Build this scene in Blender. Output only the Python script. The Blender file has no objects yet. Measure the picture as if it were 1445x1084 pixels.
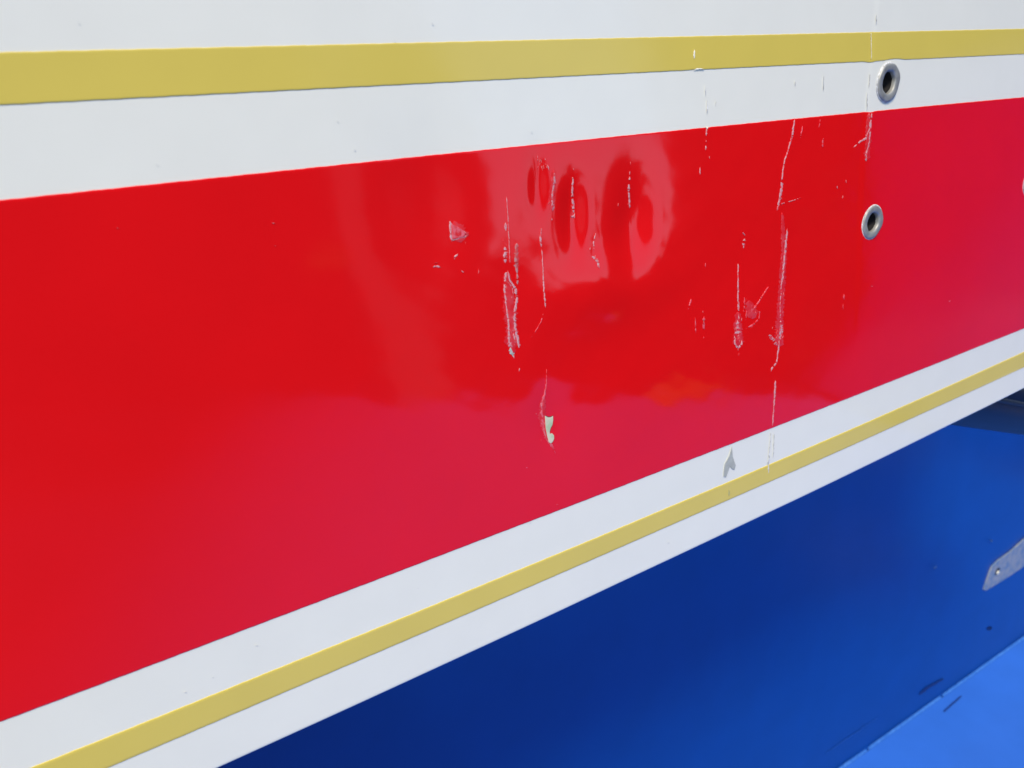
import bpy, math, random
import numpy as np
from mathutils import Matrix, Vector
random.seed(7)
rng = np.random.default_rng(7)

# ------------------------------------------------------------------ camera
# The striped panel is the plane y = 0 of its own frame (x along it, z up it);
# the whole body leans back by TAU in the world.
W, H, F = 1445.0, 1084.0, 1130.0
TAU = math.radians(24)
AX = np.array([1836, 525, -F]); AX /= np.linalg.norm(AX)
AZ = np.array([-162, 3000, F]); AZ -= AX * AX.dot(AZ); AZ /= np.linalg.norm(AZ)
AY = np.cross(AZ, AX)
R = np.array([AX, AY, AZ])
CAM = np.array([0, -0.27 * (R @ np.array([0, 0, -1.0]))[1], 0])
M = Matrix.Rotation(-TAU, 4, 'X')

sc = bpy.context.scene
cd = bpy.data.cameras.new('camera')
cam = bpy.data.objects.new('camera', cd)
sc.collection.objects.link(cam)
cm = Matrix.Identity(4)
for i in range(3):
    for j in range(3):
        cm[i][j] = R[i][j]
    cm[i][3] = CAM[i]
cam.matrix_world = M @ cm
cd.sensor_width = 36.0
cd.lens = 36.0 * F / W
cd.clip_start = 0.005
cd.clip_end = 3000
cd.dof.use_dof = True
cd.dof.focus_distance = 0.29
cd.dof.aperture_fstop = 22
sc.camera = cam

# ------------------------------------------------------------------ sky, sun, exposure
SUN_EL, SUN_ROT = math.radians(64), math.radians(258)
w = bpy.data.worlds.new('World'); sc.world = w; w.use_nodes = True
nt = w.node_tree
bg = nt.nodes['Background']
sky = nt.nodes.new('ShaderNodeTexSky'); sky.sky_type = 'NISHITA'; sky.sun_disc = False
sky.sun_elevation = SUN_EL; sky.sun_rotation = SUN_ROT
sky.air_density = 1.0; sky.dust_density = 0.7; sky.ozone_density = 0.6
nt.links.new(sky.outputs[0], bg.inputs[0]); bg.inputs[1].default_value = 0.105
sl = bpy.data.lights.new('sun', 'SUN'); sl.energy = 1.5; sl.angle = math.radians(12); sl.color = (1, 0.875, 0.69)
so = bpy.data.objects.new('sun', sl); sc.collection.objects.link(so)
sdir = Vector((math.sin(SUN_ROT) * math.cos(SUN_EL), math.cos(SUN_ROT) * math.cos(SUN_EL), math.sin(SUN_EL)))
so.rotation_euler = (-sdir).to_track_quat('-Z', 'Y').to_euler()
so.location = sdir * 20
sc.view_settings.view_transform = 'Standard'; sc.view_settings.look = 'None'
sc.view_settings.exposure = 1.42; sc.view_settings.gamma = 1.0
sc.view_settings.use_curve_mapping = False

# ------------------------------------------------------------------ helpers
def rays(px, py):
    d = np.stack([px - W / 2, H / 2 - py, np.full_like(px, -F)], -1)
    d /= np.linalg.norm(d, axis=-1, keepdims=True)
    return d @ R.T

def sstep(a, b, x):
    t = np.clip((x - a) / (b - a), 0, 1); return t * t * (3 - 2 * t)

def on_plane(px, py, yp=0.0):
    px = np.atleast_1d(np.asarray(px, float)); py = np.atleast_1d(np.asarray(py, float))
    d = rays(px, py); t = (yp - CAM[1]) / d[:, 1]
    return CAM + d * t[:, None]

DENTS = []   # (x, z, sx, sz, depth)   depth > 0 pushes the sheet away from the camera
def dent(px, py, sx, sz, depth):
    p = on_plane(px, py)[0]; DENTS.append((p[0], p[2], sx, sz, depth))
dent(850, 405, .0190, .0085, -.0009)
dent(868, 300, .0150, .0150, .0003)
dent(905, 480, .0220, .0100, .0003)
dent(894, 318, .0062, .0120, .0014)
dent(809, 306, .0036, .0085, .00095)
dent(759, 262, .0024, .0060, .0005)
dent(600, 300, .0110, .0150, .0007)
dent(720, 430, .0070, .0160, .00022)
dent(838, 352, .0014, .0035, .00018)
dent(1060, 345, .0130, .0100, .00016)
dent(1100, 440, .0060, .0120, .00012)
dent(775, 590, .0055, .0085, .00042)
dent(960, 470, .0150, .0070, -.00012)
CREASE = on_plane(1222, 160)[0][0]
CREASE_B = on_plane(1205, 500)[0][0]

def disp(x, z):
    y = 0.035 * np.clip(z + 0.10, -1, 1) ** 2 * 0.35
    for (cx, cz, sx, sz, a) in DENTS:
        y = y + a * np.exp(-0.5 * (((x - cx) / sx) ** 2 + ((z - cz) / sz) ** 2))
    # long shallow oil-canning of the sheet
    y = y + 0.00012 * np.sin(x * 31 + 1.0) * np.sin(z * 24 + 0.6)
    y = y + 0.00005 * np.sin(x * 77 + z * 33) * np.sin(z * 61 + 1.7)
    # fine buckling of the vinyl over the knocked area
    wgt = np.exp(-0.5 * (((x - .215) / .085) ** 2 + ((z + .07) / .045) ** 2))
    y = y + wgt * (.000020 * np.sin(x * 330 + z * 140) * np.sin(z * 520 + 2 * np.sin(x * 60)) + .000030 * np.sin(x * 150 - z * 90 + 1) * np.sin(z * 260 + x * 80))
    # pressed crease at the riveted lap
    c = CREASE + (CREASE_B - CREASE) * sstep(-.02, -.14, z)
    y = y - 0.00016 * sstep(-.0022, .0022, x - c) * (1 - sstep(.03, .2, x - c)) * sstep(-.13, -.06, z)
    return y

def surf(px, py, off=0.0):
    px = np.atleast_1d(np.asarray(px, float)); py = np.atleast_1d(np.asarray(py, float))
    d = rays(px, py); y = np.zeros(len(px))
    for _ in range(8):
        t = (y - CAM[1]) / d[:, 1]
        P = CAM + d * t[:, None]
        y = disp(P[:, 0], P[:, 2]) - off
    return P

def normal(x, z):
    e = 2e-4
    dx = (disp(x + e, z) - disp(x - e, z)) / (2 * e)
    dz = (disp(x, z + e) - disp(x, z - e)) / (2 * e)
    n = np.stack([dx, -np.ones_like(dx), dz], -1)
    return n / np.linalg.norm(n, axis=-1, keepdims=True)

def link_mesh(name, V, Fc, mat, parent=None, smooth=True, kind=None):
    me = bpy.data.meshes.new(name)
    me.from_pydata([tuple(map(float, v)) for v in V], [], Fc)
    me.validate()
    if smooth:
        me.polygons.foreach_set('use_smooth', [True] * len(me.polygons))
    me.materials.append(mat)
    o = bpy.data.objects.new(name, me); sc.collection.objects.link(o)
    if parent: o.parent = parent
    if kind: o['kind'] = kind
    return o

def thing(name, label, cat, loc_local=(0, 0, 0), group=None):
    """Empty at the thing's base, in the leaning body frame; children are given in coordinates of that frame"""
    e = bpy.data.objects.new(name, None); sc.collection.objects.link(e)
    e.matrix_world = M @ Matrix.Translation(loc_local)
    e.empty_display_size = 0.05
    e['label'] = label; e['category'] = cat
    if group: e['group'] = group
    return e

def grid_faces(nr, nc, keep=None, flip=False):
    i, j = np.meshgrid(np.arange(nr - 1), np.arange(nc - 1), indexing='ij')
    a = (i * nc + j).ravel()
    q = np.stack([a, a + 1, a + nc + 1, a + nc], 1)
    if flip: q = q[:, ::-1]
    if keep is not None: q = q[keep.ravel()]
    return q.tolist()

# ------------------------------------------------------------------ materials
def mat(name, col, rough=0.3, metal=0.0, coat=0.0, spec=0.5, bump=0.0, bscale=400.0, var=0.0, vscale=30.0, col2=None, c2scale=600.0, c2lo=.5, c2hi=.6, bdist=.0002):
    m = bpy.data.materials.new(name); m.use_nodes = True
    t = m.node_tree; b = t.nodes['Principled BSDF']
    b.inputs['Base Color'].default_value = (*col, 1)
    b.inputs['Roughness'].default_value = rough
    b.inputs['Metallic'].default_value = metal
    b.inputs['Coat Weight'].default_value = coat
    b.inputs['Coat Roughness'].default_value = 0.04
    b.inputs['Specular IOR Level'].default_value = spec
    if name == 'red_vinyl': b.inputs['IOR'].default_value = 1.48
    tc = t.nodes.new('ShaderNodeTexCoord')
    cur = None
    if var:
        n = t.nodes.new('ShaderNodeTexNoise'); n.inputs['Scale'].default_value = vscale; n.inputs['Detail'].default_value = 6
        t.links.new(tc.outputs['Object'], n.inputs['Vector'])
        mp = t.nodes.new('ShaderNodeMapRange'); mp.inputs[1].default_value = .3; mp.inputs[2].default_value = .7
        mp.inputs[3].default_value = 1 - var; mp.inputs[4].default_value = 1 + var
        t.links.new(n.outputs[0], mp.inputs[0])
        mx = t.nodes.new('ShaderNodeVectorMath'); mx.operation = 'SCALE'; mx.inputs[0].default_value = col
        t.links.new(mp.outputs[0], mx.inputs['Scale']); cur = mx.outputs[0]
        t.links.new(cur, b.inputs['Base Color'])
    if col2 is not None:
        n2 = t.nodes.new('ShaderNodeTexNoise'); n2.inputs['Scale'].default_value = c2scale; n2.inputs['Detail'].default_value = 5
        t.links.new(tc.outputs['Object'], n2.inputs['Vector'])
        rp = t.nodes.new('ShaderNodeMapRange'); rp.inputs[1].default_value = c2lo; rp.inputs[2].default_value = c2hi
        t.links.new(n2.outputs[0], rp.inputs[0])
        mc = t.nodes.new('ShaderNodeMix'); mc.data_type = 'RGBA'
        if cur: t.links.new(cur, mc.inputs['A'])
        else: mc.inputs['A'].default_value = (*col, 1)
        mc.inputs['B'].default_value = (*col2, 1)
        t.links.new(rp.outputs[0], mc.inputs['Factor']); t.links.new(mc.outputs['Result'], b.inputs['Base Color'])
    if bump:
        n3 = t.nodes.new('ShaderNodeTexNoise'); n3.inputs['Scale'].default_value = bscale; n3.inputs['Detail'].default_value = 3
        t.links.new(tc.outputs['Object'], n3.inputs['Vector'])
        bp = t.nodes.new('ShaderNodeBump'); bp.inputs['Strength'].default_value = bump; bp.inputs['Distance'].default_value = bdist
        t.links.new(n3.outputs[0], bp.inputs['Height']); t.links.new(bp.outputs[0], b.inputs['Normal'])
        t.links.new(bp.outputs[0], b.inputs['Coat Normal'])
    return m

M_white = mat('white_gloss_paint', (.785, .785, .685), .22, coat=.3, var=.012, vscale=60, bump=.15, bscale=260, bdist=.00006)
M_red = mat('red_vinyl', (.73, .0052, .0078), .075, var=.025, vscale=25, bump=.2, bscale=330, bdist=.00004)
M_gold = mat('gold_vinyl', (.655, .52, .100), .12, var=.02, vscale=40, bump=.2, bscale=300, bdist=.00005)
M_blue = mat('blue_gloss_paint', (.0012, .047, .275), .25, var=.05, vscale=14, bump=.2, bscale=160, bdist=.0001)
M_scr = mat('scuffed_pale_vinyl', (.60, .29, .31), .55, col2=(.66, .03, .04), c2scale=900, c2lo=.5, c2hi=.62, bump=.6, bscale=1500)
M_fold = mat('wrinkled_red_vinyl', (.72, .12, .15), .35, col2=(.66, .015, .02), c2scale=700, c2lo=.42, c2hi=.60, bump=.5, bscale=1200)
M_greydirt = mat('grey_scrape', (.42, .42, .40), .6, col2=(.68, .69, .69), c2scale=900, c2lo=.4, c2hi=.6)
M_primer = mat('pale_green_filler', (.60, .59, .43), .6, col2=(.42, .52, .32), c2scale=260, c2lo=.45, c2hi=.6)
M_greyfill = mat('grey_filler', (.40, .42, .38), .6, var=.1, vscale=500)
M_darkpaint = mat('dark_adhesive', (.05, .035, .05), .6)
M_alu = mat('worn_aluminium', (.34, .34, .31), .5, metal=.5, var=.18, vscale=350, bump=.5, bscale=900, col2=(.34, .34, .31), c2scale=500, c2lo=.55, c2hi=.7)
M_black = mat('black_bore', (.006, .006, .007), .6)
M_bracket = mat('clouded_plastic_strip', (.25, .28, .31), .35, col2=(.13, .20, .30), c2scale=90, c2lo=.42, c2hi=.62, var=.08, vscale=200)
M_brass = mat('pale_fastener', (.70, .68, .52), .35, metal=.4)
M_rubber = mat('dark_navy_rubber', (.006, .010, .022), .45, var=.2, vscale=60)
M_scuffdk = mat('dark_scuff', (.004, .018, .12), .5)
M_scufflt = mat('pale_scuff', (.16, .30, .52), .6, col2=(.03, .13, .5), c2scale=600, c2lo=.45, c2hi=.6)

# ------------------------------------------------------------------ outlines across the panel
def curve(pts, deg=2, wob=()):
    P = surf([p[0] for p in pts], [p[1] for p in pts])
    c = np.polyfit(P[:, 0], P[:, 2], deg)
    ws = []
    for (px, py, amp, width) in wob:
        q = surf(px, py)[0]; ws.append((q[0], amp, width))
    def f(x):
        z = np.polyval(c, x)
        for (x0, a, s) in ws: z = z + a * np.exp(-0.5 * ((x - x0) / s) ** 2)
        return z
    return f
gt = curve([(0, 73.4), (500, 61.6), (1000, 51.9), (1225, 44.6), (1445, 40.5)], 1)
gb = curve([(0, 148.8), (250, 136), (500, 123.5), (750, 109.7), (1000, 98.6), (1200, 89.0), (1310, 82), (1445, 76.8)], 2,
           [(1262, 84, .00055, .004), (1228, 87, -.0004, .0025), (983, 99, .0003, .0012)])
rt = curve([(0, 282), (250, 256.7), (500, 230.8), (750, 204), (1000, 179), (1125, 167.5), (1229, 157.4), (1345, 146), (1445, 137)], 2,
           [(1229, 157, -.0003, .002)])
rb = curve([(0, 1016), (250, 926), (500, 832.9), (700, 753), (1000, 638), (1100, 600), (1145, 583), (1250, 540), (1445, 464)], 2)
lt = curve([(39, 1084), (250, 1001), (500, 899), (700, 818), (1100, 649), (1145, 630), (1345, 540.5), (1445, 497)], 2)
lb = curve([(149, 1084), (300, 1019.6), (500, 935.6), (700, 850), (1100, 674), (1145, 653), (1390, 543), (1445, 519)], 2)
eb = curve([(310, 1084), (500, 999.4), (700, 906), (1100, 717.8), (1145, 696.4), (1445, 549)], 2)
X0, X1, ZT = -0.16, 0.70, 0.14

# ------------------------------------------------------------------ striped panel
panel = thing('striped_body_panel', 'glossy white body panel with wide red band and gold stripes, scratched and dented', 'body panel', (0.2, 0, -0.19))
BASE = np.array([0.2, 0, -0.19])
def local(P): return np.asarray(P) - BASE

EYE = [(1252.6, 116.5, .0077), (1230.3, 313.6, .0073), (1452.5, 257, .0068)]
eyeP = [surf(a, b)[0] for a, b, _ in EYE]
HOLE_R = 0.0052
def keep_mask(Xg, Zg):
    cx = (Xg[:-1, :-1] + Xg[1:, 1:]) / 2; cz = (Zg[:-1, :-1] + Zg[1:, 1:]) / 2
    k = np.ones(cx.shape, bool)
    for p in eyeP: k &= ((cx - p[0]) ** 2 + (cz - p[2]) ** 2) > HOLE_R ** 2
    return k

NC = 1150
xs = np.linspace(X0, X1, NC)
def make_skin():
    nr = 330
    lip = .0012
    s = np.linspace(0, 1, nr)[:, None]
    zb = eb(xs)[None, :] + lip
    Zg = zb + (ZT - zb) * s; Xg = np.repeat(xs[None, :], nr, 0)
    Yg = disp(Xg, Zg)
    keep = keep_mask(Xg, Zg)
    # rolled lower lip and return flange
    rows = []
    for a in (15, 40, 65, 90):
        r = math.radians(a)
        rows.append((Xg[0], disp(xs, zb[0]) + lip * (1 - math.cos(r)), zb[0] - lip * math.sin(r)))
    rows.append((Xg[0], rows[-1][1] + .0035, rows[-1][2]))
    rows = rows[::-1]
    Xa = np.vstack([[r[0] for r in rows], Xg]); Ya = np.vstack([[r[1] for r in rows], Yg]); Za = np.vstack([[r[2] for r in rows], Zg])
    k2 = np.vstack([np.ones((len(rows), NC - 1), bool), keep])
    V = np.stack([Xa, Ya, Za], -1).reshape(-1, 3)
    return link_mesh('panel_skin', local(V), grid_faces(Xa.shape[0], NC, k2), M_white, panel)
make_skin()

TH = 0.00022
def band(name, lo, hi, nr, m, th, x0=X0 + .002, x1=X1 - .002):
    """a vinyl stripe of real thickness with softened edges, following the sheet"""
    xx = np.linspace(x0, x1, NC)
    s = np.linspace(0, 1, nr)[:, None]
    ed = 0.0003 if th > TH else 0.00022
    jit = 0.00003 * np.sin(xx * 700) + 0.00002 * np.sin(xx * 1930 + 1)
    a = lo(xx)[None] + jit; b = hi(xx)[None] - jit
    Zi = (a + ed) + (b - a - 2 * ed) * s
    Z = np.vstack([a, a + ed * .3, Zi, b - ed * .3, b])
    off = np.concatenate([[-.0001, th * .75], np.full(nr, th), [th * .75, -.0001]])[:, None]
    X = np.repeat(xx[None], Z.shape[0], 0)
    Y = disp(X, Z) - off
    V = np.stack([X, Y, Z], -1).reshape(-1, 3)
    return link_mesh(name, local(V), grid_faces(Z.shape[0], NC, keep_mask(X, Z)), m, panel)
o = band('gold_stripe', gb, gt, 26, M_gold, .00016); o['label'] = 'wide gold stripe along the top of the panel'
o = band('red_band', rb, rt, 230, M_red, TH); o['label'] = 'wide glossy red band'
o = band('gold_stripe', lb, lt, 12, M_gold, .00022); o['label'] = 'narrow gold stripe under the red band'

# ---- eyelets: rolled aluminium rings with a real bore
def eyelet(p, r, k):
    n = normal(np.array([p[0]]), np.array([p[2]]))[0]
    N = Vector(n); U = Vector((1, 0, 0)); U = (U - N * U.dot(N)).normalized(); Vv = N.cross(U)
    prof = [(1.0, -.0003), (1.0, .00055), (.97, .00085), (.90, .00095), (.74, .0009), (.62, .00075), (.60, .0005), (.585, .0001), (.575, -.0004), (.57, -.0009)]
    n_s = 56; V = []; Fc = []
    for (a, h) in prof:
        for i in range(n_s):
            t = 2 * math.pi * i / n_s
            wob = 1 + .012 * math.sin(3 * t + k) + .01 * math.sin(7 * t + 2 * k) + (.006 * random.random() if a > .6 else 0)
            q = Vector(p) + U * (math.cos(t) * r * a * wob) + Vv * (math.sin(t) * r * a * wob) + N * (h + (.00008 * math.sin(5 * t + k) if h > 0 else 0))
            V.append(q)
    for j in range(len(prof) - 1):
        for i in range(n_s):
            i2 = (i + 1) % n_s
            Fc.append((j * n_s + i, j * n_s + i2, (j + 1) * n_s + i2, (j + 1) * n_s + i))
    e = link_mesh('eyelet', local([tuple(v) for v in V]), Fc, M_alu, panel)
    V3 = []; F3 = []
    for (a, h) in ((1.075, .00006), (1.06, .00034), (.98, .00034)):
        for i in range(40):
            t = 2 * math.pi * i / 40; q = a * (1 + .012 * math.sin(4 * t + k))
            V3.append(tuple(Vector(p) + U * (math.cos(t) * r * q) + Vv * (math.sin(t) * r * q) + N * h))
    for j in range(2):
        for i in range(40): F3.append((j * 40 + i, j * 40 + (i + 1) % 40, (j + 1) * 40 + (i + 1) % 40, (j + 1) * 40 + i))
    link_mesh('dirt_ring', local(V3), F3, M_greydirt, e)
    # dark blind end of the bore
    V2 = []; rr = .53 * r
    for (a, h) in ((1.10, -.0008), (1.06, -.009), (.5, -.0095)):
        for i in range(24):
            t = 2 * math.pi * i / 24
            V2.append(tuple(Vector(p) + U * (math.cos(t) * rr * a) + Vv * (math.sin(t) * rr * a) + N * h))
    V2.append(tuple(Vector(p) - N * .0096))
    F2 = []
    for j in range(2):
        for i in range(24):
            i2 = (i + 1) % 24; F2.append((j * 24 + i, j * 24 + i2, (j + 1) * 24 + i2, (j + 1) * 24 + i))
    for i in range(24): F2.append((48 + i, 48 + (i + 1) % 24, 72))
    link_mesh('bore', local(V2), F2, M_black, e)
    return e
for k, (p, (a, b, r)) in enumerate(zip(eyeP, EYE)):
    e = eyelet(p, r, k * 1.7)
    e['label'] = ['aluminium eyelet in the white strip', 'aluminium eyelet in the red band', 'aluminium eyelet at the right end of the red band'][k]

# ---- scratches and chips: thin lifted flakes that follow the sheet
def px_ribbon(pts, widths, gap=0.0, jag=.5, step=1.1, off=0.00029, seed=0):
    """ragged strip along a polyline; returns verts, faces. gap = share of the length that is missing"""
    r = np.random.default_rng(seed)
    pts = np.array(pts, float); wd = np.array(widths if hasattr(widths, '__len__') else [widths] * len(pts), float)
    seg = np.hypot(*np.diff(pts, axis=0).T); L = np.concatenate([[0], np.cumsum(seg)])
    n = max(4, int(L[-1] / step)); s = np.linspace(0, L[-1], n)
    x = np.interp(s, L, pts[:, 0]); y = np.interp(s, L, pts[:, 1]); wv = np.interp(s, L, wd)
    x += np.convolve(r.normal(0, .45, n), [.25, .5, .25], 'same') * jag
    tx = np.gradient(x); ty = np.gradient(y); l = np.hypot(tx, ty) + 1e-9; nx, ny = -ty / l, tx / l
    wl = wv * .5 * np.clip(1 + jag * r.normal(0, .6, n), .15, 2.2); wr = wv * .5 * np.clip(1 + jag * r.normal(0, .6, n), .15, 2.2)
    tp = np.minimum(1, np.minimum(np.arange(n), n - 1 - np.arange(n)) / 2.5) ; wl *= tp * .9 + .1; wr *= tp * .9 + .1
    A = surf(x + nx * wl, y + ny * wl, off * .2); B = surf(x, y, off); Cc = surf(x - nx * wr, y - ny * wr, off * .2)
    # never below the stripe's face
    A[:, 1] -= TH * .95; B[:, 1] -= TH * .6; Cc[:, 1] -= TH * .95
    V = np.vstack([A, B, Cc]); Fc = []
    on = True; lowf = np.convolve(r.normal(0, 1, n + 8), np.ones(5) / 5, 'valid')[:n]
    thr = np.quantile(lowf, gap) if gap > 0 else -9
    for i in range(n - 1):
        if lowf[i] < thr: continue
        Fc.append((i, i + 1, n + i + 1, n + i)); Fc.append((n + i, n + i + 1, 2 * n + i + 1, 2 * n + i))
    return V, Fc
def scratch(strokes, m=None, name='scratch', label=None):
    VV = []; FF = []; b = 0
    for k, st in enumerate(strokes):
        pts, wd = st[0], st[1]; gap = st[2] if len(st) > 2 else 0
        V, Fc = px_ribbon(pts, wd, gap, seed=int(pts[0][0] * 7 + pts[0][1] * 3) + k)
        VV.append(V); FF += [tuple(q + b for q in f) for f in Fc]; b += len(V)
    o = link_mesh(name, local(np.vstack(VV)), FF, m or M_scr, panel)
    if label: o['label'] = label
    return o
def dots(cx, cy, sx, sy, n, w=1.6, seed=1):
    r = np.random.default_rng(seed); out = []
    for _ in range(n):
        x = cx + r.normal(0, sx); y = cy + r.normal(0, sy); l = r.uniform(1.2, 4.5)
        out.append(([(x, y), (x + r.normal(0, .8), y + l)], w * r.uniform(.6, 1.3)))
    return out

M_halo = mat('rubbed_vinyl', (.68, .035, .045), .32, col2=(.69, .012, .016), c2scale=350, c2lo=.42, c2hi=.58)
for pts, wd in [([(715, 385), (718, 430), (722, 480), (724, 500)], [10, 15, 17, 6]), ([(781, 240), (779, 270), (779, 298)], [4, 8, 5]),
                ([(1103, 300), (1106, 350), (1101, 430), (1098, 490)], [3, 8, 9, 12]), ([(1041, 440), (1041, 488)], [8, 14]), ([(1056, 424), (1062, 450)], [10, 18]),
                ([(640, 312), (648, 330), (650, 342)], [8, 24, 12]), ([(766, 560), (765, 590), (772, 618)], [6, 11, 7]), ([(1226, 160), (1223, 225)], [6, 8])]:
    V, Fc = px_ribbon(pts, wd, 0, jag=.35, step=1.5, off=.00024, seed=int(pts[0][0]))
    link_mesh('rub_mark', local(V), Fc, M_halo, panel)

# central long scratch with its loop
scratch([([(714.2, 278), (716, 302), (718, 346), (719, 371)], 1.0),
         ([(712.8, 314), (713.2, 326)], 3.2), ([(712, 348), (712.3, 362), (713, 372)], [3, 4.2, 2], .2),
         ([(714.5, 383), (713.5, 393)], [4, 5], .2),
         ([(713, 388), (711.7, 410), (713.6, 429), (717, 451), (718, 480), (718.5, 490)], [3, 3.2, 2.6, 3.4, 4, 5], .06),
         ([(716, 382), (719, 396), (727, 407), (729, 421), (725.5, 443), (726, 462), (730, 479), (732, 491)], [1.5, 2.6, 3.6, 3.2, 3.0, 3.4, 4, 3], .05),
         ([(714, 396), (722, 405), (724, 416)], [1, 1.6, 1], .2),
         ([(717, 466), (720, 480), (722, 490)], [3, 4, 4], .2), ([(724, 470), (727, 484)], [2, 3], .25),
         ([(725, 500), (724.5, 506)], 2), ([(733, 518), (732, 524)], 2, .1)] + dots(722, 478, 3, 10, 10, 1.6, 5),
        label='long looped scratch in the middle of the red band')
scratch([([(728.6, 343), (728.2, 371), (729, 386)], [3.5, 6, 2.5], .02), ([(729, 385), (730, 402)], [2.2, 2.8], .1)], mat('grey_pink_scuff', (.50, .21, .21), .5, col2=(.60, .04, .04), c2scale=700, c2lo=.45, c2hi=.62))
o = scratch([([(719.5, 490), (722, 497), (723.5, 503)], [4, 7, 3])], M_greyfill)
scratch([([(763.5, 320), (762, 338), (763.5, 349)], [1, 3, 1.5], .1), ([(764, 352), (765.4, 374), (767, 410), (769.5, 434)], [1.2, 1.3, 1.7, 2.2], .03)])
scratch([([(766, 442), (764, 452), (755, 468), (749, 476)], [1, 1.3, .8, .5], .3)], M_fold)
scratch(dots(765, 232, 4.2, 4, 13, 1.5, 11) + [([(772.5, 233), (774, 240)], 1.5)])
scratch([([(781.5, 244), (782, 256), (779, 270), (778.7, 280), (779.5, 297)], [3, 4, 2.6, 3.8, 4.2], .10), ([(778, 307), (778.6, 311)], 3)])
scratch([([(807.8, 250), (807, 271), (808.6, 291), (809, 300)], [2.2, 2.4, 3.0, 2.6], .12), ([(804.5, 305), (809, 306.5), (810.5, 301)], [2.6, 3, 2])])
scratch([([(888, 249), (886.6, 268), (888, 294)], [2.0, 2.6, 1.8], .25), ([(872, 287), (871.5, 291)], 1.4), ([(888.5, 240), (888, 247)], 1, .1)])
scratch([([(840, 329), (837, 342), (838, 352)], [1.2, 1.8, 1.2], .25), ([(834, 361.5), (839.5, 364), (843, 370), (845, 379)], [3, 3.4, 3, 2.4], .08), ([(832, 349), (832, 353)], 1.6)])
scratch([([(634.7, 312), (635.6, 326), (637.3, 341)], [3.5, 3.0, 3.2], .04), ([(638, 339), (650, 336), (662, 331)], [2.5, 2.0, 2.4], .08),
         ([(646, 321), (655, 328), (661, 332)], [1.2, 1.8, 2], .2), ([(638, 318), (645, 323)], [3, 1.4], .2)])
# dull triangle inside it
def poly_patch(name, pts, m, off=0.0003, label=None, parent=None):
    P = surf([p[0] for p in pts], [p[1] for p in pts], off); P[:, 1] -= TH * .8
    P2 = surf([p[0] for p in pts], [p[1] for p in pts], 0); 
    c = P.mean(0)
    inner = c + (P - c) * .93; inner[:, 1] -= .00006
    n = len(P); V = np.vstack([P2, P, inner]); Fc = []
    for i in range(n):
        j = (i + 1) % n
        Fc.append((i, j, n + j, n + i)); Fc.append((n + i, n + j, 2 * n + j, 2 * n + i))
    Fc.append(tuple(range(2 * n, 3 * n)))
    o = link_mesh(name, local(V), Fc, m, parent or panel, smooth=False)
    if label: o['label'] = label
    return o
poly_patch('scuff_mark', [(637, 316), (648, 321), (657, 329), (655, 334), (638.5, 338)], M_fold)
scratch([([(640, 363), (644, 360), (646, 358)], [2.4, 3, 1], .05), ([(640, 364), (641.5, 366)], 1.5)])
scratch([([(610, 377), (616, 375.5), (622, 377.5)], [2, 2.6, 1.5]), ([(613, 371), (618, 370)], 1.2, .1), ([(650, 381), (654, 385)], 1.8), ([(675, 379), (674.5, 386)], 1.2, .2)])
for (cx, cy, sx, sy, n_, w_) in [(714, 410, 1.6, 18, 12, 1.3), (727, 430, 1.8, 22, 14, 1.2), (719, 460, 4, 16, 14, 1.2), (713, 350, 2, 10, 5, 1.2), (780, 268, 2.2, 16, 8, 1.1), (808, 278, 1.6, 16, 6, 1.0),
                                 (762, 226, 4, 4, 8, 1.2), (650, 332, 7, 5, 8, 1.1), (840, 368, 3, 6, 6, 1.0), (887, 270, 1.4, 14, 6, 1.0), (1104, 380, 2.2, 30, 14, 1.1), (1097, 474, 5, 10, 14, 1.2),
                                 (1041, 470, 3, 9, 12, 1.2), (1056, 440, 6, 9, 10, 1.1), (1225, 190, 3, 18, 10, 1.1), (992, 455, 2, 7, 5, 1.0), (1102, 270, 1.5, 14, 6, 1.0), (765, 585, 2, 22, 8, 1.0)]:
    for st_ in dots(cx, cy, sx, sy, n_, w_, int(cx)):
        scratch([st_], M_scr if random.random() < .6 else M_fold, name='fleck')
# upper right group
scratch([([(996.8, 181), (996, 192)], [2.6, 1.8]), ([(996, 197), (995.3, 212)], 1.6, .35), ([(1000.5, 220), (1001, 224)], 1.4), ([(987.3, 236), (987.3, 247)], [1, 1.8])])
scratch([([(1120.8, 168.6), (1117.4, 191), (1112, 210), (1107, 225), (1103.5, 245), (1103, 254.6)], [1.6, 2.4, 1.3, 1.5, 1.6, 1.6], .03),
         ([(1103, 254), (1101.5, 270), (1098, 288), (1096, 297)], [2.6, 3.2, 2.6, 1], .10), ([(1101, 288), (1118, 283), (1130, 279)], .9, .35)], label='long slanting scratch below the white strip')
scratch([([(1131.8, 178), (1129, 195)], [1.2, 1.6], .15), ([(1157, 167), (1155, 180)], 1.1, .15), ([(1161, 194), (1160.4, 208)], [1.6, 2], .1)], M_fold)
scratch([([(1226, 160), (1227.2, 180), (1221.8, 195), (1213, 200), (1204, 208)], [2.4, 2.4, 3, 2.2, 1], .18),
         ([(1229.3, 159), (1228, 182), (1225, 205), (1221.5, 225)], [2.2, 1.8, 2.4, 3.2], .12), ([(1222, 212), (1221.5, 228)], [3.4, 2.2], .2)], label='frayed scratch on the crease left of the eyelets')
scratch([([(1180, 262), (1181.2, 266)], 2), ([(1193, 254), (1193.5, 258)], 1.4), ([(1189, 276), (1188, 280)], 1)])
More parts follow.
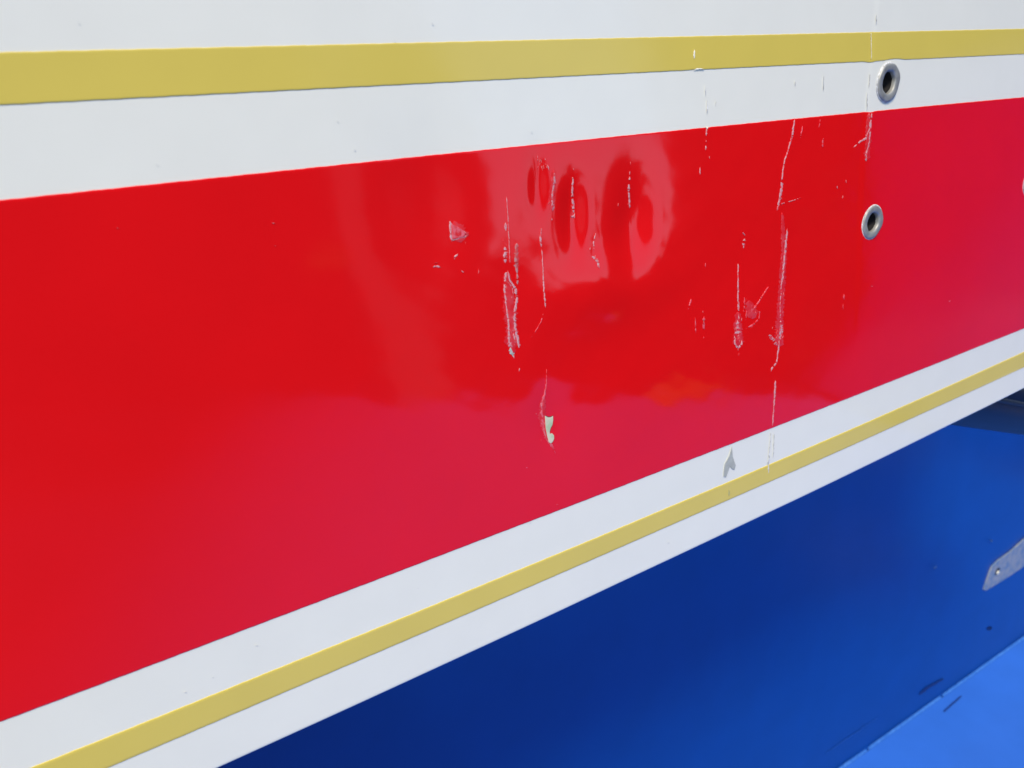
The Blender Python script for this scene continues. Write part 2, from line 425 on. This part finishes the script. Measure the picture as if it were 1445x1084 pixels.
# lower right group
scratch([([(1046, 326), (1049, 330), (1051, 333)], 1.2, .3), ([(1050, 337), (1048.5, 350)], [4.5, 3], .25)])
scratch([([(1041, 372), (1041, 400), (1041, 423), (1042, 451)], [1.3, 1.8, 1.8, 2.2], .06), ([(1040, 452), (1041, 474)], [5, 9], .34),
         ([(1036.2, 474), (1037, 485), (1041, 491), (1046.5, 485), (1046, 479)], [2, 2.4, 2.8, 2, 1], .05)] + dots(1041, 464, 2.6, 6, 9, 1.6, 3))
scratch([([(1049.8, 420), (1050, 440)], [2, 1.6], .25), ([(1060.5, 431), (1060.8, 444)], [4.5, 3.4], .3), ([(1084, 404), (1072, 423), (1063, 436), (1057.7, 442)], [1.2, 1.5, 1.8, 1], .15),
         ([(1071.8, 436), (1070.6, 450), (1062, 458), (1052, 464)], [1.4, 1.4, 1.8, 1], .25), ([(1053, 436), (1052, 452)], 1, .3)], M_fold)
scratch([([(1110.6, 323), (1108, 345), (1105.7, 364), (1104, 385), (1103, 400)], [1.5, 3.2, 3.6, 2.8, 2.4], .05), ([(1107, 348), (1106, 366), (1105, 395)], [1, 1.4, 1.2], .2),
         ([(1107, 356), (1105, 380), (1102.5, 400), (1100.7, 425)], [2.6, 2.4, 3, 2], .06), ([(1100.7, 425), (1100.4, 452)], [1.4, 2.4], .1),
         ([(1100.7, 452), (1101.5, 466), (1099, 480)], [4, 5.5, 4.5], .12), ([(1099, 480), (1098, 494), (1095.5, 512), (1089, 519), (1087.5, 524)], [2.4, 1.6, 1.6, 2.4, 1.5], .05),
         ([(1084, 472), (1090, 479), (1097, 487)], [4, 5, 4], .30)] + dots(1099, 470, 3, 9, 9, 1.6, 9), label='long scratch running down towards the lower white strip')
scratch([([(980.6, 448), (981.4, 470)], [1, 1.6], .12), ([(993, 447), (992.4, 464)], [3.2, 3.4], .25), ([(975, 422), (972.5, 430), (970.5, 437)], [2.2, 1.6, .8], .2), ([(995, 371), (994.6, 377)], 1.4)], M_fold)
scratch([([(1190.3, 414), (1190.6, 423)], [1.6, 2], .1), ([(1189.5, 428), (1189, 436)], 1, .1)], M_fold)
scratch([([(1093.8, 537), (1092, 567), (1089.6, 601)], [2.0, 1.8, 1.2], .04)])
# fold with torn vinyl and exposed filler
scratch([([(771, 521), (770.6, 541), (768, 556), (765.5, 566), (764.2, 578)], [.8, 1.4, 2.4, 4, 6], .02), ([(764.2, 578), (765, 592), (768, 607), (772, 620.6), (778.7, 629), (783.6, 640)], [5.5, 4.5, 5, 4, 3, 1], .02)],
        M_fold, name='torn_fold', label='curled edge of torn red vinyl')
scratch([([(768, 590), (767, 606), (770, 618)], [1.4, 2, 1.4], .15), ([(763, 566), (764, 580)], 1.4, .3)])
poly_patch('filler_spot', [(768.6, 586.5), (773, 589), (776.5, 589), (780, 587), (780.2, 592), (779.3, 598.5), (776.4, 604), (775, 609), (775.3, 612.4), (778.5, 611.5), (781.4, 614.5), (781.6, 619), (779.6, 623.5), (777, 625.6), (774.2, 624), (771.5, 614), (769.6, 604)],
           M_primer, label='pale green filler showing through torn vinyl')
scratch([([(768.3, 586.4), (773, 588.4), (777, 588.3), (780.2, 585.8)], 1.1), ([(776.6, 604), (775.2, 608.5), (776, 611.8)], .9)], M_darkpaint, name='torn_edge')
# white strip damage
poly_patch('filler_spot', [(1032.4, 630), (1033.6, 644), (1036, 652), (1037.8, 656.5), (1036, 663), (1032.6, 661.6), (1029.6, 658), (1026.5, 667), (1024, 673.4), (1020.6, 672.6), (1021, 664), (1022.3, 655), (1026, 648), (1029.5, 641)],
           M_greyfill, off=.0001, label='grey chip in the lower white strip')
scratch([([(1028, 684), (1028.5, 700)], [1.5, 3], .35)], mat('worn_gold', (.46, .42, .14), .5))
for st_ in [([(1087.6, 610), (1086, 630), (1084, 652), (1084, 668)], [.9, 1.0, 2.2, 1.0]), ([(1092.3, 612), (1091.6, 630), (1090.6, 646)], .9)]: scratch([st_], M_greydirt, name='scrape')
for st_ in [([(1227.3, 104), (1226.8, 113), (1226, 123)], [1, 1.2, .8]), ([(1223.6, 131), (1223.2, 156)], .8), ([(1236.2, 21), (1236.3, 34)], [.7, 1.2])]: scratch([st_], M_greydirt, name='scrape')
for st_ in [([(994.8, 121), (995.2, 135)], 1), ([(997.5, 142), (997.6, 160)], [1, 1.4]), ([(1122, 113), (1121.5, 121)], .9), ([(1162, 107), (1161.6, 128)], .7), ([(1010, 143), (1009.6, 149)], 1)]: scratch([st_], M_greydirt, name='scrape')
M_bright = mat('lifted_vinyl_edge', (.80, .78, .62), .25)
for st_ in [([(979.6, 70), (979, 83)], [1.2, 3]), ([(979, 98.6), (984, 97.4), (993, 97.6)], [1.6, 2.4, 1.4]), ([(1228.5, 46), (1229, 66), (1229, 84)], .8)]: scratch([st_], M_bright, name='lifted_edge')
scratch([([(994, 179), (997.5, 181), (999, 178.6)], [1.6, 3, 1.6])], M_bright, name='lifted_edge')
M_nib = mat('dust_nib_paint', (.62, .62, .60), .4)
# specks of dirt and dust nibs
for (x, y, s_) in [(166, 322, 1.6), (386, 315, 2.0), (388, 347, 1.2), (110, 31, 1.2), (221, 232, 1.5), (500, 211, 1.3), (610, 33, 1.3), (476, 171, 1.1), (557, 57, 1), (786, 712, 1.8), (748, 738, 1.6), (743, 660, 1.3), (362, 911, 2.6), (261, 977, 2), (300, 956, 1.6), (943, 766, 1.4), (1340, 425, 1.2), (1230, 404, 1.2), (750, 186, 1.2), (756, 584, 1.0), (590, 1000 - 170, 1)]:
    k = 'dust_nib'
    scratch([([(x - s_, y), (x, y - .4), (x + s_ * .7, y + .3)], s_)], M_scr if 290 < y < 420 or 560 < y < 735 else M_nib, name=k)

# ------------------------------------------------------------------ blue body under and beside the panel
YB = 0.28
cr = on_plane([1182, 1210, 1289, 1333.6, 1375.5, 1445], [1084, 1062, 1012, 980.8, 947, 895.6], YB)
ccoef = np.polyfit(cr[:, 0], cr[:, 2], 1)
def zc(x): return np.polyval(ccoef, x)
XW = 2.10       # end wall of the blue tub
# far edge of the blue floor, found by following the mirror image in the red band
def reflect_hit(px, py):
    P = surf(px, py); n = normal(P[:, 0], P[:, 2]); d = P - CAM; d /= np.linalg.norm(d)
    n = np.array([[0, -1, 0]]); r = d - 2 * (d * n).sum(-1, keepdims=True) * n
    return P[0], r[0]
def floor_z(x, y): return zc(x) + 0 * y
def floor_hit(px, py):
    P, r = reflect_hit(px, py); t = 0.5
    for _ in range(30): t = (floor_z(P[0] + r[0] * t, P[1] + r[1] * t) - P[2]) / r[2]
    return P + r * t
FA, FB = floor_hit(360, 566), floor_hit(1010, 558)
blue = thing('blue_body', 'deep blue painted body with a brighter ledge, below the striped panel', 'blue body', (0.5, YB, float(zc(.5))))
BB = np.array([0.5, YB, float(zc(.5))])
def blue_mesh(name, V, Fc, m=None, **k): return link_mesh(name, np.asarray(V) - BB, Fc, m or M_blue, blue, **k)
# side face, with the rolled crease
nx_, rows = 160, []
bx = np.linspace(-0.6, XW, nx_)
rad = .004
for z_off, y_off in [(1.0, .03), (.30, .004), (.2, .0), (.1, -.0012), (.05, -.001), (.025, 0), (.012, 0), (rad, 0)]:
    rows.append((bx, np.full(nx_, YB + y_off), zc(bx) + z_off))
for a in (25, 50, 75):
    t = math.radians(a); rows.append((bx, np.full(nx_, YB - rad * (1 - math.cos(t))), zc(bx) + rad * (1 - math.sin(t))))
V = np.stack([np.array([r[i] for r in rows]) for i in range(3)], -1).reshape(-1, 3)
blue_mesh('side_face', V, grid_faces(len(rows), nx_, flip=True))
# ledge: from crease to its far edge (slanting), with the fillet up to the end wall
def wall_hit(px, py):
    P, r = reflect_hit(px, py); return P + r * ((XW - P[0]) / r[0])
FC = wall_hit(1150, 530)
def far_y(x): return np.where(x < FB[0], FA[1] + (FB[1] - FA[1]) * (x - FA[0]) / (FB[0] - FA[0]), FB[1] + (FC[1] - FB[1]) * (x - FB[0]) / (XW - FB[0]))
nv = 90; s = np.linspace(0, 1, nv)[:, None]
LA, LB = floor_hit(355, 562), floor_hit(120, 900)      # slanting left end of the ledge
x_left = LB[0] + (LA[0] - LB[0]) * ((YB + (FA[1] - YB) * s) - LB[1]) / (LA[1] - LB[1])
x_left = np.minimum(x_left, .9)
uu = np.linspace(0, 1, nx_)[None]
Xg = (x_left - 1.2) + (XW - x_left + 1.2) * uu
mirror_dark = 1 - sstep(-.15, .55, Xg - x_left - 0 * uu)  # left end painted dark in place of an unbuilt cameraman's dark mirror image
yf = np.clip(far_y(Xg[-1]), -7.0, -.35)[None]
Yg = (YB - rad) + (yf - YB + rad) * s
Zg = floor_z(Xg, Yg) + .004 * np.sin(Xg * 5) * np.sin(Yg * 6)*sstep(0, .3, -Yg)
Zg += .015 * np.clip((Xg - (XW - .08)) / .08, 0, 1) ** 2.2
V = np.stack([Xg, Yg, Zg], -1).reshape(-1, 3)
ledge = blue_mesh('ledge', V, grid_faces(nv, nx_, flip=True), mat('lit_blue_paint', (.030, .145, .58), .27, var=.05, vscale=14, bump=.2, bscale=160, bdist=.0001))  # lighter copy of the blue paint: light on the ledge put into colour
ledge['label'] = 'blue ledge painted brighter for the light on it, in the lower right corner'
at = ledge.data.attributes.new('mirror_dark', 'FLOAT', 'POINT'); at.data.foreach_set('value', mirror_dark.ravel().astype(np.float32))
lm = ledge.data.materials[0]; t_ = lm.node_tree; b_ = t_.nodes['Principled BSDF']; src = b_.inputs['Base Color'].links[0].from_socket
an = t_.nodes.new('ShaderNodeAttribute'); an.attribute_name = 'mirror_dark'
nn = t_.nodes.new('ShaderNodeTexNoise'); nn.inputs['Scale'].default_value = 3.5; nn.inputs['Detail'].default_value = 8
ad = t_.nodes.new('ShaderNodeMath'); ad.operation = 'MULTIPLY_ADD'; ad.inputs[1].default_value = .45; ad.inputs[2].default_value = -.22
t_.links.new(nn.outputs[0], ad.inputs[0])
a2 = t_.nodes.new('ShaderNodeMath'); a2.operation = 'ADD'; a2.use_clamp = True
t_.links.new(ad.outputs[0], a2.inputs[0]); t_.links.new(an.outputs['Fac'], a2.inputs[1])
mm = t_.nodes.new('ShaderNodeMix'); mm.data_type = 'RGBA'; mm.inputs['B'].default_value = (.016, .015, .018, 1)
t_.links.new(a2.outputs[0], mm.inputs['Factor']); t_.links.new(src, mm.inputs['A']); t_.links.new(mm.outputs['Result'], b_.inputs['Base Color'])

# end wall of the blue body, standing square to the striped panel beyond the right of the frame
ol = [(-.03, .16), (-.43, .16)] + [(q[1], q[2]) for q in (wall_hit(1226, 120), wall_hit(1226, 300), wall_hit(1222, 390), wall_hit(1205, 440), wall_hit(1180, 490), wall_hit(1152, 528))] + [(FC[1], floor_z(XW, 0) + .048), (-.03, floor_z(XW, 0) + .048)]
nW = len(ol)
V = [(XW - .0, y, z) for y, z in ol] + [(XW + .02, y, z) for y, z in ol]
blue_mesh('end_wall', V, [tuple(range(nW)), tuple(range(2 * nW - 1, nW - 1, -1))] + [(i, (i + 1) % nW, nW + (i + 1) % nW, nW + i) for i in range(nW)])

# unseen wall added at the left to shade the blue side face
BW = [(.02, .02), (YB - .002, .02), (YB - .002, float(zc(-.05)) + .01), (-.06, float(zc(-.05)) + .01), (-.06, -.32), (.02, -.24)]
V = [(-.06, y, z) for y, z in BW] + [(-.075, y, z) for y, z in BW]; nW = len(BW)
blue_mesh('shade_wall', V, [tuple(range(nW)), tuple(range(2 * nW - 1, nW - 1, -1))] + [(i, (i + 1) % nW, nW + (i + 1) % nW, nW + i) for i in range(nW)])

# pale strip with a fastener, dark scuffs and the painted crease highlight
def blue_px(px, py, y=None, off=.0008):
    return on_plane(px, py, (YB if y is None else y) - off)
def slab(name, pts, m, th, parent_fn, off0=.0002, bev=.0008, parent=None):
    xs_ = [p[0] for p in pts]; ys_ = [p[1] for p in pts]
    T = on_plane(xs_, ys_, YB - th); n = len(T); c = T.mean(0)
    B = T.copy(); B[:, 1] = YB - off0
    I = T.copy(); dd = I - c; I = c + dd * (1 - bev / (np.linalg.norm(dd, axis=1, keepdims=True) + 1e-6)); I[:, 1] = YB - th - .0003
    V = np.vstack([B, T, I]); Fc = []
    for i in range(n):
        j = (i + 1) % n; Fc += [(i, j, n + j, n + i), (n + i, n + j, 2 * n + j, 2 * n + i)]
    Fc.append(tuple(range(2 * n, 3 * n)))
    return link_mesh(name, V - BB, Fc, m, parent or blue, smooth=False)
br = slab('strip', [(1500, 725), (1475, 741), (1445, 761), (1427, 777.5), (1408.6, 790.7), (1400, 799), (1396.5, 807), (1388, 832), (1391.5, 833.5), (1416.7, 818.5), (1445, 799.5), (1500, 763)], M_bracket, .0016, None)
br['label'] = 'clouded pale strip ending in a point'
fp = on_plane(1407.8, 807.5, YB - .0024)[0]
def button(name, c, r, h, m, parent, sx=1.0):
    V = []; Fc = []; n = 18
    for (a, hh) in ((1, 0), (.9, h * .7), (.5, h)):
        for i in range(n):
            t = 2 * math.pi * i / n; V.append((c[0] + math.cos(t) * r * a * sx - BB[0], c[1] - hh - BB[1], c[2] + math.sin(t) * r * a - BB[2]))
    for j in range(2):
        for i in range(n):
            i2 = (i + 1) % n; Fc.append((j * n + i, j * n + i2, (j + 1) * n + i2, (j + 1) * n + i))
    Fc.append(tuple(range(2 * n, 3 * n)))
    return link_mesh(name, V, Fc, m, parent)
button('washer', fp + np.array([0, 0, .001]), .0068, .0004, M_rubber, br)
button('rivet', fp + np.array([.0006, -.0003, -.0012]), .0042, .0016, M_brass, br)

def blue_ribbon(pts, wd, m, plane='side', name='scuff'):
    pts = np.array(pts, float); n = 40
    s_ = np.linspace(0, 1, n); k = np.linspace(0, 1, len(pts))
    x = np.interp(s_, k, pts[:, 0]) + rng.normal(0, .35, n); y = np.interp(s_, k, pts[:, 1]) + rng.normal(0, .35, n)
    wv = np.interp(s_, np.linspace(0, 1, len(wd)), wd) * (1 + rng.normal(0, .18, n))
    tx, ty = np.gradient(np.interp(s_, k, pts[:, 0])), np.gradient(np.interp(s_, k, pts[:, 1])); l = np.hypot(tx, ty); nx, ny = -ty / l, tx / l
    out = []
    for sg in (.5, -.5):
        d = rays(x + nx * wv * sg, y + ny * wv * sg)
        if plane == 'side':
            t = (YB - .0016 - CAM[1]) / d[:, 1]
        else:
            t = np.full(n, .6)
            for _ in range(60):
                P = CAM + d * t[:, None]; t = (floor_z(P[:, 0], P[:, 1]) + .0022 - CAM[2]) / d[:, 2]
        out.append(CAM + d * t[:, None])
    V = np.vstack(out); Fc = [(i, i + 1, n + i + 1, n + i) for i in range(n - 1)]
    return link_mesh(name, V - BB, Fc, m, blue)
blue_ribbon([(1298, 980), (1308, 971), (1320, 964.5), (1331.5, 958)], [2.2, 3.6, 3.2, 2.6, 2], M_scuffdk)
blue_ribbon([(1332, 1004.5), (1343, 994), (1356.7, 982)], [1.5, 2.6, 1.6], M_scuffdk, 'ledge')
blue_ribbon([(1393, 888), (1396.5, 886.5), (1399.5, 886)], [2, 5.5, 2], M_scuffdk)
blue_ribbon([(1361, 960.5), (1367.7, 954.5), (1374, 950)], [1.5, 3.6, 2], mat('tan_scuff', (.20, .22, .24), .6), name='chip')
for k_, (xa_, xb_) in enumerate([(.45, .90), (.905, 1.10), (1.105, 1.75)]):       # edge highlight painted as a paler line along the crease
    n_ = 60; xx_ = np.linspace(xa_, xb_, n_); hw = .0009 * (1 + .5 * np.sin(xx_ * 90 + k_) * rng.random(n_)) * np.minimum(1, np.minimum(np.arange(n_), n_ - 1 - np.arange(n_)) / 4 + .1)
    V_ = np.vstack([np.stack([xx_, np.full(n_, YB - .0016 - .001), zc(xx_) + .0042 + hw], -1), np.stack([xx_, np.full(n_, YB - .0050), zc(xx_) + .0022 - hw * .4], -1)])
    link_mesh('crease_highlight', V_ - BB, [(i, i + 1, n_ + i + 1, n_ + i) for i in range(n_ - 1)], mat('highlight_blue', (.05, .19, .56), .5, col2=(.02, .12, .45), c2scale=200, c2lo=.4, c2hi=.6), blue)
blue_ribbon([(1166, 1062), (1190, 1046), (1237, 1014)], [.6, 1.6, .5], mat('faint_scuff', (.008, .07, .33), .5))
blue_ribbon([(1318, 803), (1322, 799)], [1.2, 2, 1], M_scufflt); blue_ribbon([(1398, 762), (1400, 764.5)], [1.6, 2], M_scufflt)

# ------------------------------------------------------------------ dark rubber hose in the gap at the right
hose = thing('rubber_hose', 'dark navy rubber hose in the gap between the striped panel and blue side, far right', 'hose', (0, 0, 0))
def tube(path, r, n=20):
    P = [Vector(p) for p in path]; V = []; Fc = []
    for k, p in enumerate(P):
        t = (P[min(k + 1, len(P) - 1)] - P[max(k - 1, 0)]).normalized(); u = t.cross(Vector((0, 0, 1))).normalized(); v = t.cross(u)
        for i in range(n):
            a = 2 * math.pi * i / n; V.append(p + u * math.cos(a) * r + v * math.sin(a) * r)
    for k in range(len(P) - 1):
        for i in range(n):
            j = (i + 1) % n; Fc.append((k * n + i, k * n + j, (k + 1) * n + j, (k + 1) * n + i))
    return V, Fc
hp = on_plane([1290, 1340, 1400, 1450, 1520, 1600], [546, 554, 567, 576, 588, 600], .05)
tt = np.linspace(0, 1, 40); kk = np.linspace(0, 1, len(hp))
path = np.stack([np.interp(tt, kk, hp[:, i]) for i in range(3)], -1)
path[:, 0] = np.linspace(hp[0, 0], hp[-1, 0], 40); path[:, 2] = np.polyval(np.polyfit(hp[:, 0], hp[:, 2], 2), path[:, 0])
V, Fc = tube(path, .0215)
link_mesh('hose_wall', V, Fc, M_rubber, hose)
V, Fc = tube(path + np.array([0, -.0212, .004]), .0018, 10)
link_mesh('moulded_ridge', V, Fc, mat('worn_rubber', (.03, .035, .05), .6), hose)

# ------------------------------------------------------------------ surroundings behind the camera (seen mirrored in the paint)
gm = mat('pale_asphalt', (.035, .034, .033), .85, var=.25, vscale=3, bump=.4, bscale=60, bdist=.01)
g = link_mesh('ground', [(x * 400.0, y * 400.0, -1.7) for x, y in ((-1, -1), (1, -1), (1, 1), (-1, 1))], [(0, 1, 2, 3)], gm, kind='structure')

hm = mat('hedge_leaf', (.03, .04, .02), .95, spec=.1, var=.2, vscale=2)
r_ = np.random.default_rng(3)
def skyline(az):
    """height (degrees) of the hedge seen from the panel, by compass angle: low in the gap, tall at the right"""
    return 8.5 + 24 * (1 - sstep(40, 46, az)) + .8 * math.sin(az * 1.3) + .5 * math.sin(az * 3.7)
hv, hf = [], []
for i in range(32000):
    az = r_.uniform(8, 62); ar = math.radians(az); D_ = 10 + r_.normal(0, .5)
    top = D_ * math.tan(math.radians(float(skyline(az))))
    z = -1.75 + (1.75 + top + r_.normal(0, .05)) * r_.random() ** .8
    x = D_ * math.cos(ar); y = -D_ * math.sin(ar)
    sz = r_.uniform(.05, .13); a = r_.normal(0, 1, 3); a /= np.linalg.norm(a); b = np.cross(a, r_.normal(0, 1, 3)); b /= np.linalg.norm(b)
    p = np.array([x, y, z]); k = len(hv)
    hv += [p - a * sz, p + b * sz * .6, p + a * sz, p - b * sz * .6]; hf.append((k, k + 1, k + 2, k + 3))
for az in np.arange(6, 64.1, .5):      # dense inner core of the hedge
    ar = math.radians(az); D_ = 10.9 + .15 * math.sin(az * 2.1); top = D_ * math.tan(math.radians(float(skyline(az)) - .4))
    hv += [np.array([D_ * math.cos(ar), -D_ * math.sin(ar), -1.75]), np.array([D_ * math.cos(ar), -D_ * math.sin(ar), top])]
    k = len(hv)
    if az > 6: hf.append((k - 4, k - 3, k - 1, k - 2))
hd = link_mesh('hedge', hv, hf, hm, smooth=False, kind='stuff')
hd['label'] = 'dark leafy hedge across the yard, mirrored in the red band'; hd['category'] = 'hedge'

# shed across the yard: dark boards, a pale door post and an amber plate
def world_ray(px, py):
    P, r = reflect_hit(px, py)
    Pw = np.array(M @ Vector(P)); rw = np.array(M.to_3x3() @ Vector(r)); return Pw, rw
def hit_y(px, py, yw):
    Pw, rw = world_ray(px, py); return Pw + rw * ((yw - Pw[1]) / rw[1])
def box(x0, x1, y0, y1, z0, z1, o=(0, 0, 0)):
    V = [(x - o[0], y - o[1], z - o[2]) for x in (x0, x1) for y in (y0, y1) for z in (z0, z1)]
    return V, [(0, 1, 3, 2), (4, 6, 7, 5), (0, 4, 5, 1), (2, 3, 7, 6), (0, 2, 6, 4), (1, 5, 7, 3)]
YS = -7.5
sx1 = float(hit_y(672, 300, YS)[0])
shed = bpy.data.objects.new('shed', None); sc.collection.objects.link(shed); shed.location = (sx1 - 4, YS, -1.7)
shed['label'] = 'dark boarded shed across the yard, mirrored in the left of the red band'; shed['category'] = 'shed'
so_ = (sx1 - 4, YS, -1.7)
bm_ = mat('dark_stained_board', (.035, .03, .028), .7, var=.2, vscale=3)
V, Fc = box(sx1 - 9, sx1, YS - 4, YS, -1.7, 5.6, so_); link_mesh('shed_wall', V, Fc, bm_, shed, smooth=False)
V, Fc = box(sx1 - 9.2, sx1 + .2, YS - 4.2, YS + .25, 5.6, 5.75, so_); link_mesh('roof', V, Fc, bm_, shed, smooth=False)
xa, xb = float(hit_y(520, 400, YS)[0]), float(hit_y(592, 400, YS)[0])
V, Fc = box(xa, xb, YS, YS + .08, -1.7, 4.6, so_); link_mesh('door', V, Fc, mat('pale_door_paint', (.50, .46, .43), .5), shed, smooth=False)
p_ = hit_y(478, 366, YS)
V, Fc = box(p_[0] - .28, p_[0] + .28, YS, YS + .05, p_[2] - .09, p_[2] + .09, so_); link_mesh('amber_plate', V, Fc, mat('amber_paint', (.75, .32, .03), .4), shed, smooth=False)
# orange rag left on the far edge of the blue ledge, mirrored as the warm spot in the red band
rc = floor_hit(962, 552); nr_, nk = 26, 40
u_, v_ = np.meshgrid(np.linspace(-1, 1, nk), np.linspace(-1, 1, nr_))
rx = rc[0] + .13 * u_ * (1 + .12 * np.sin(v_ * 5)); ry = rc[1] + .07 * v_ * (1 + .15 * np.sin(u_ * 7 + 1)) + .03
rz = floor_z(rx, ry) + .002 + .035 * np.clip((1 - u_ ** 2) * (1 - v_ ** 2), 0, 1) ** .5 * (1 + .4 * np.sin(u_ * 9 + v_ * 4) * np.cos(v_ * 6 - u_ * 3))
rag = link_mesh('rag', np.stack([rx, ry, rz], -1).reshape(-1, 3) - rc, grid_faces(nr_, nk), mat('orange_cloth', (.80, .20, .012), .9, spec=.1, bump=.5, bscale=300, bdist=.001))
rag.matrix_world = M @ Matrix.Translation(tuple(rc))
rag['label'] = 'crumpled orange rag on the far edge of the blue ledge, mirrored in the red band'; rag['category'] = 'rag'
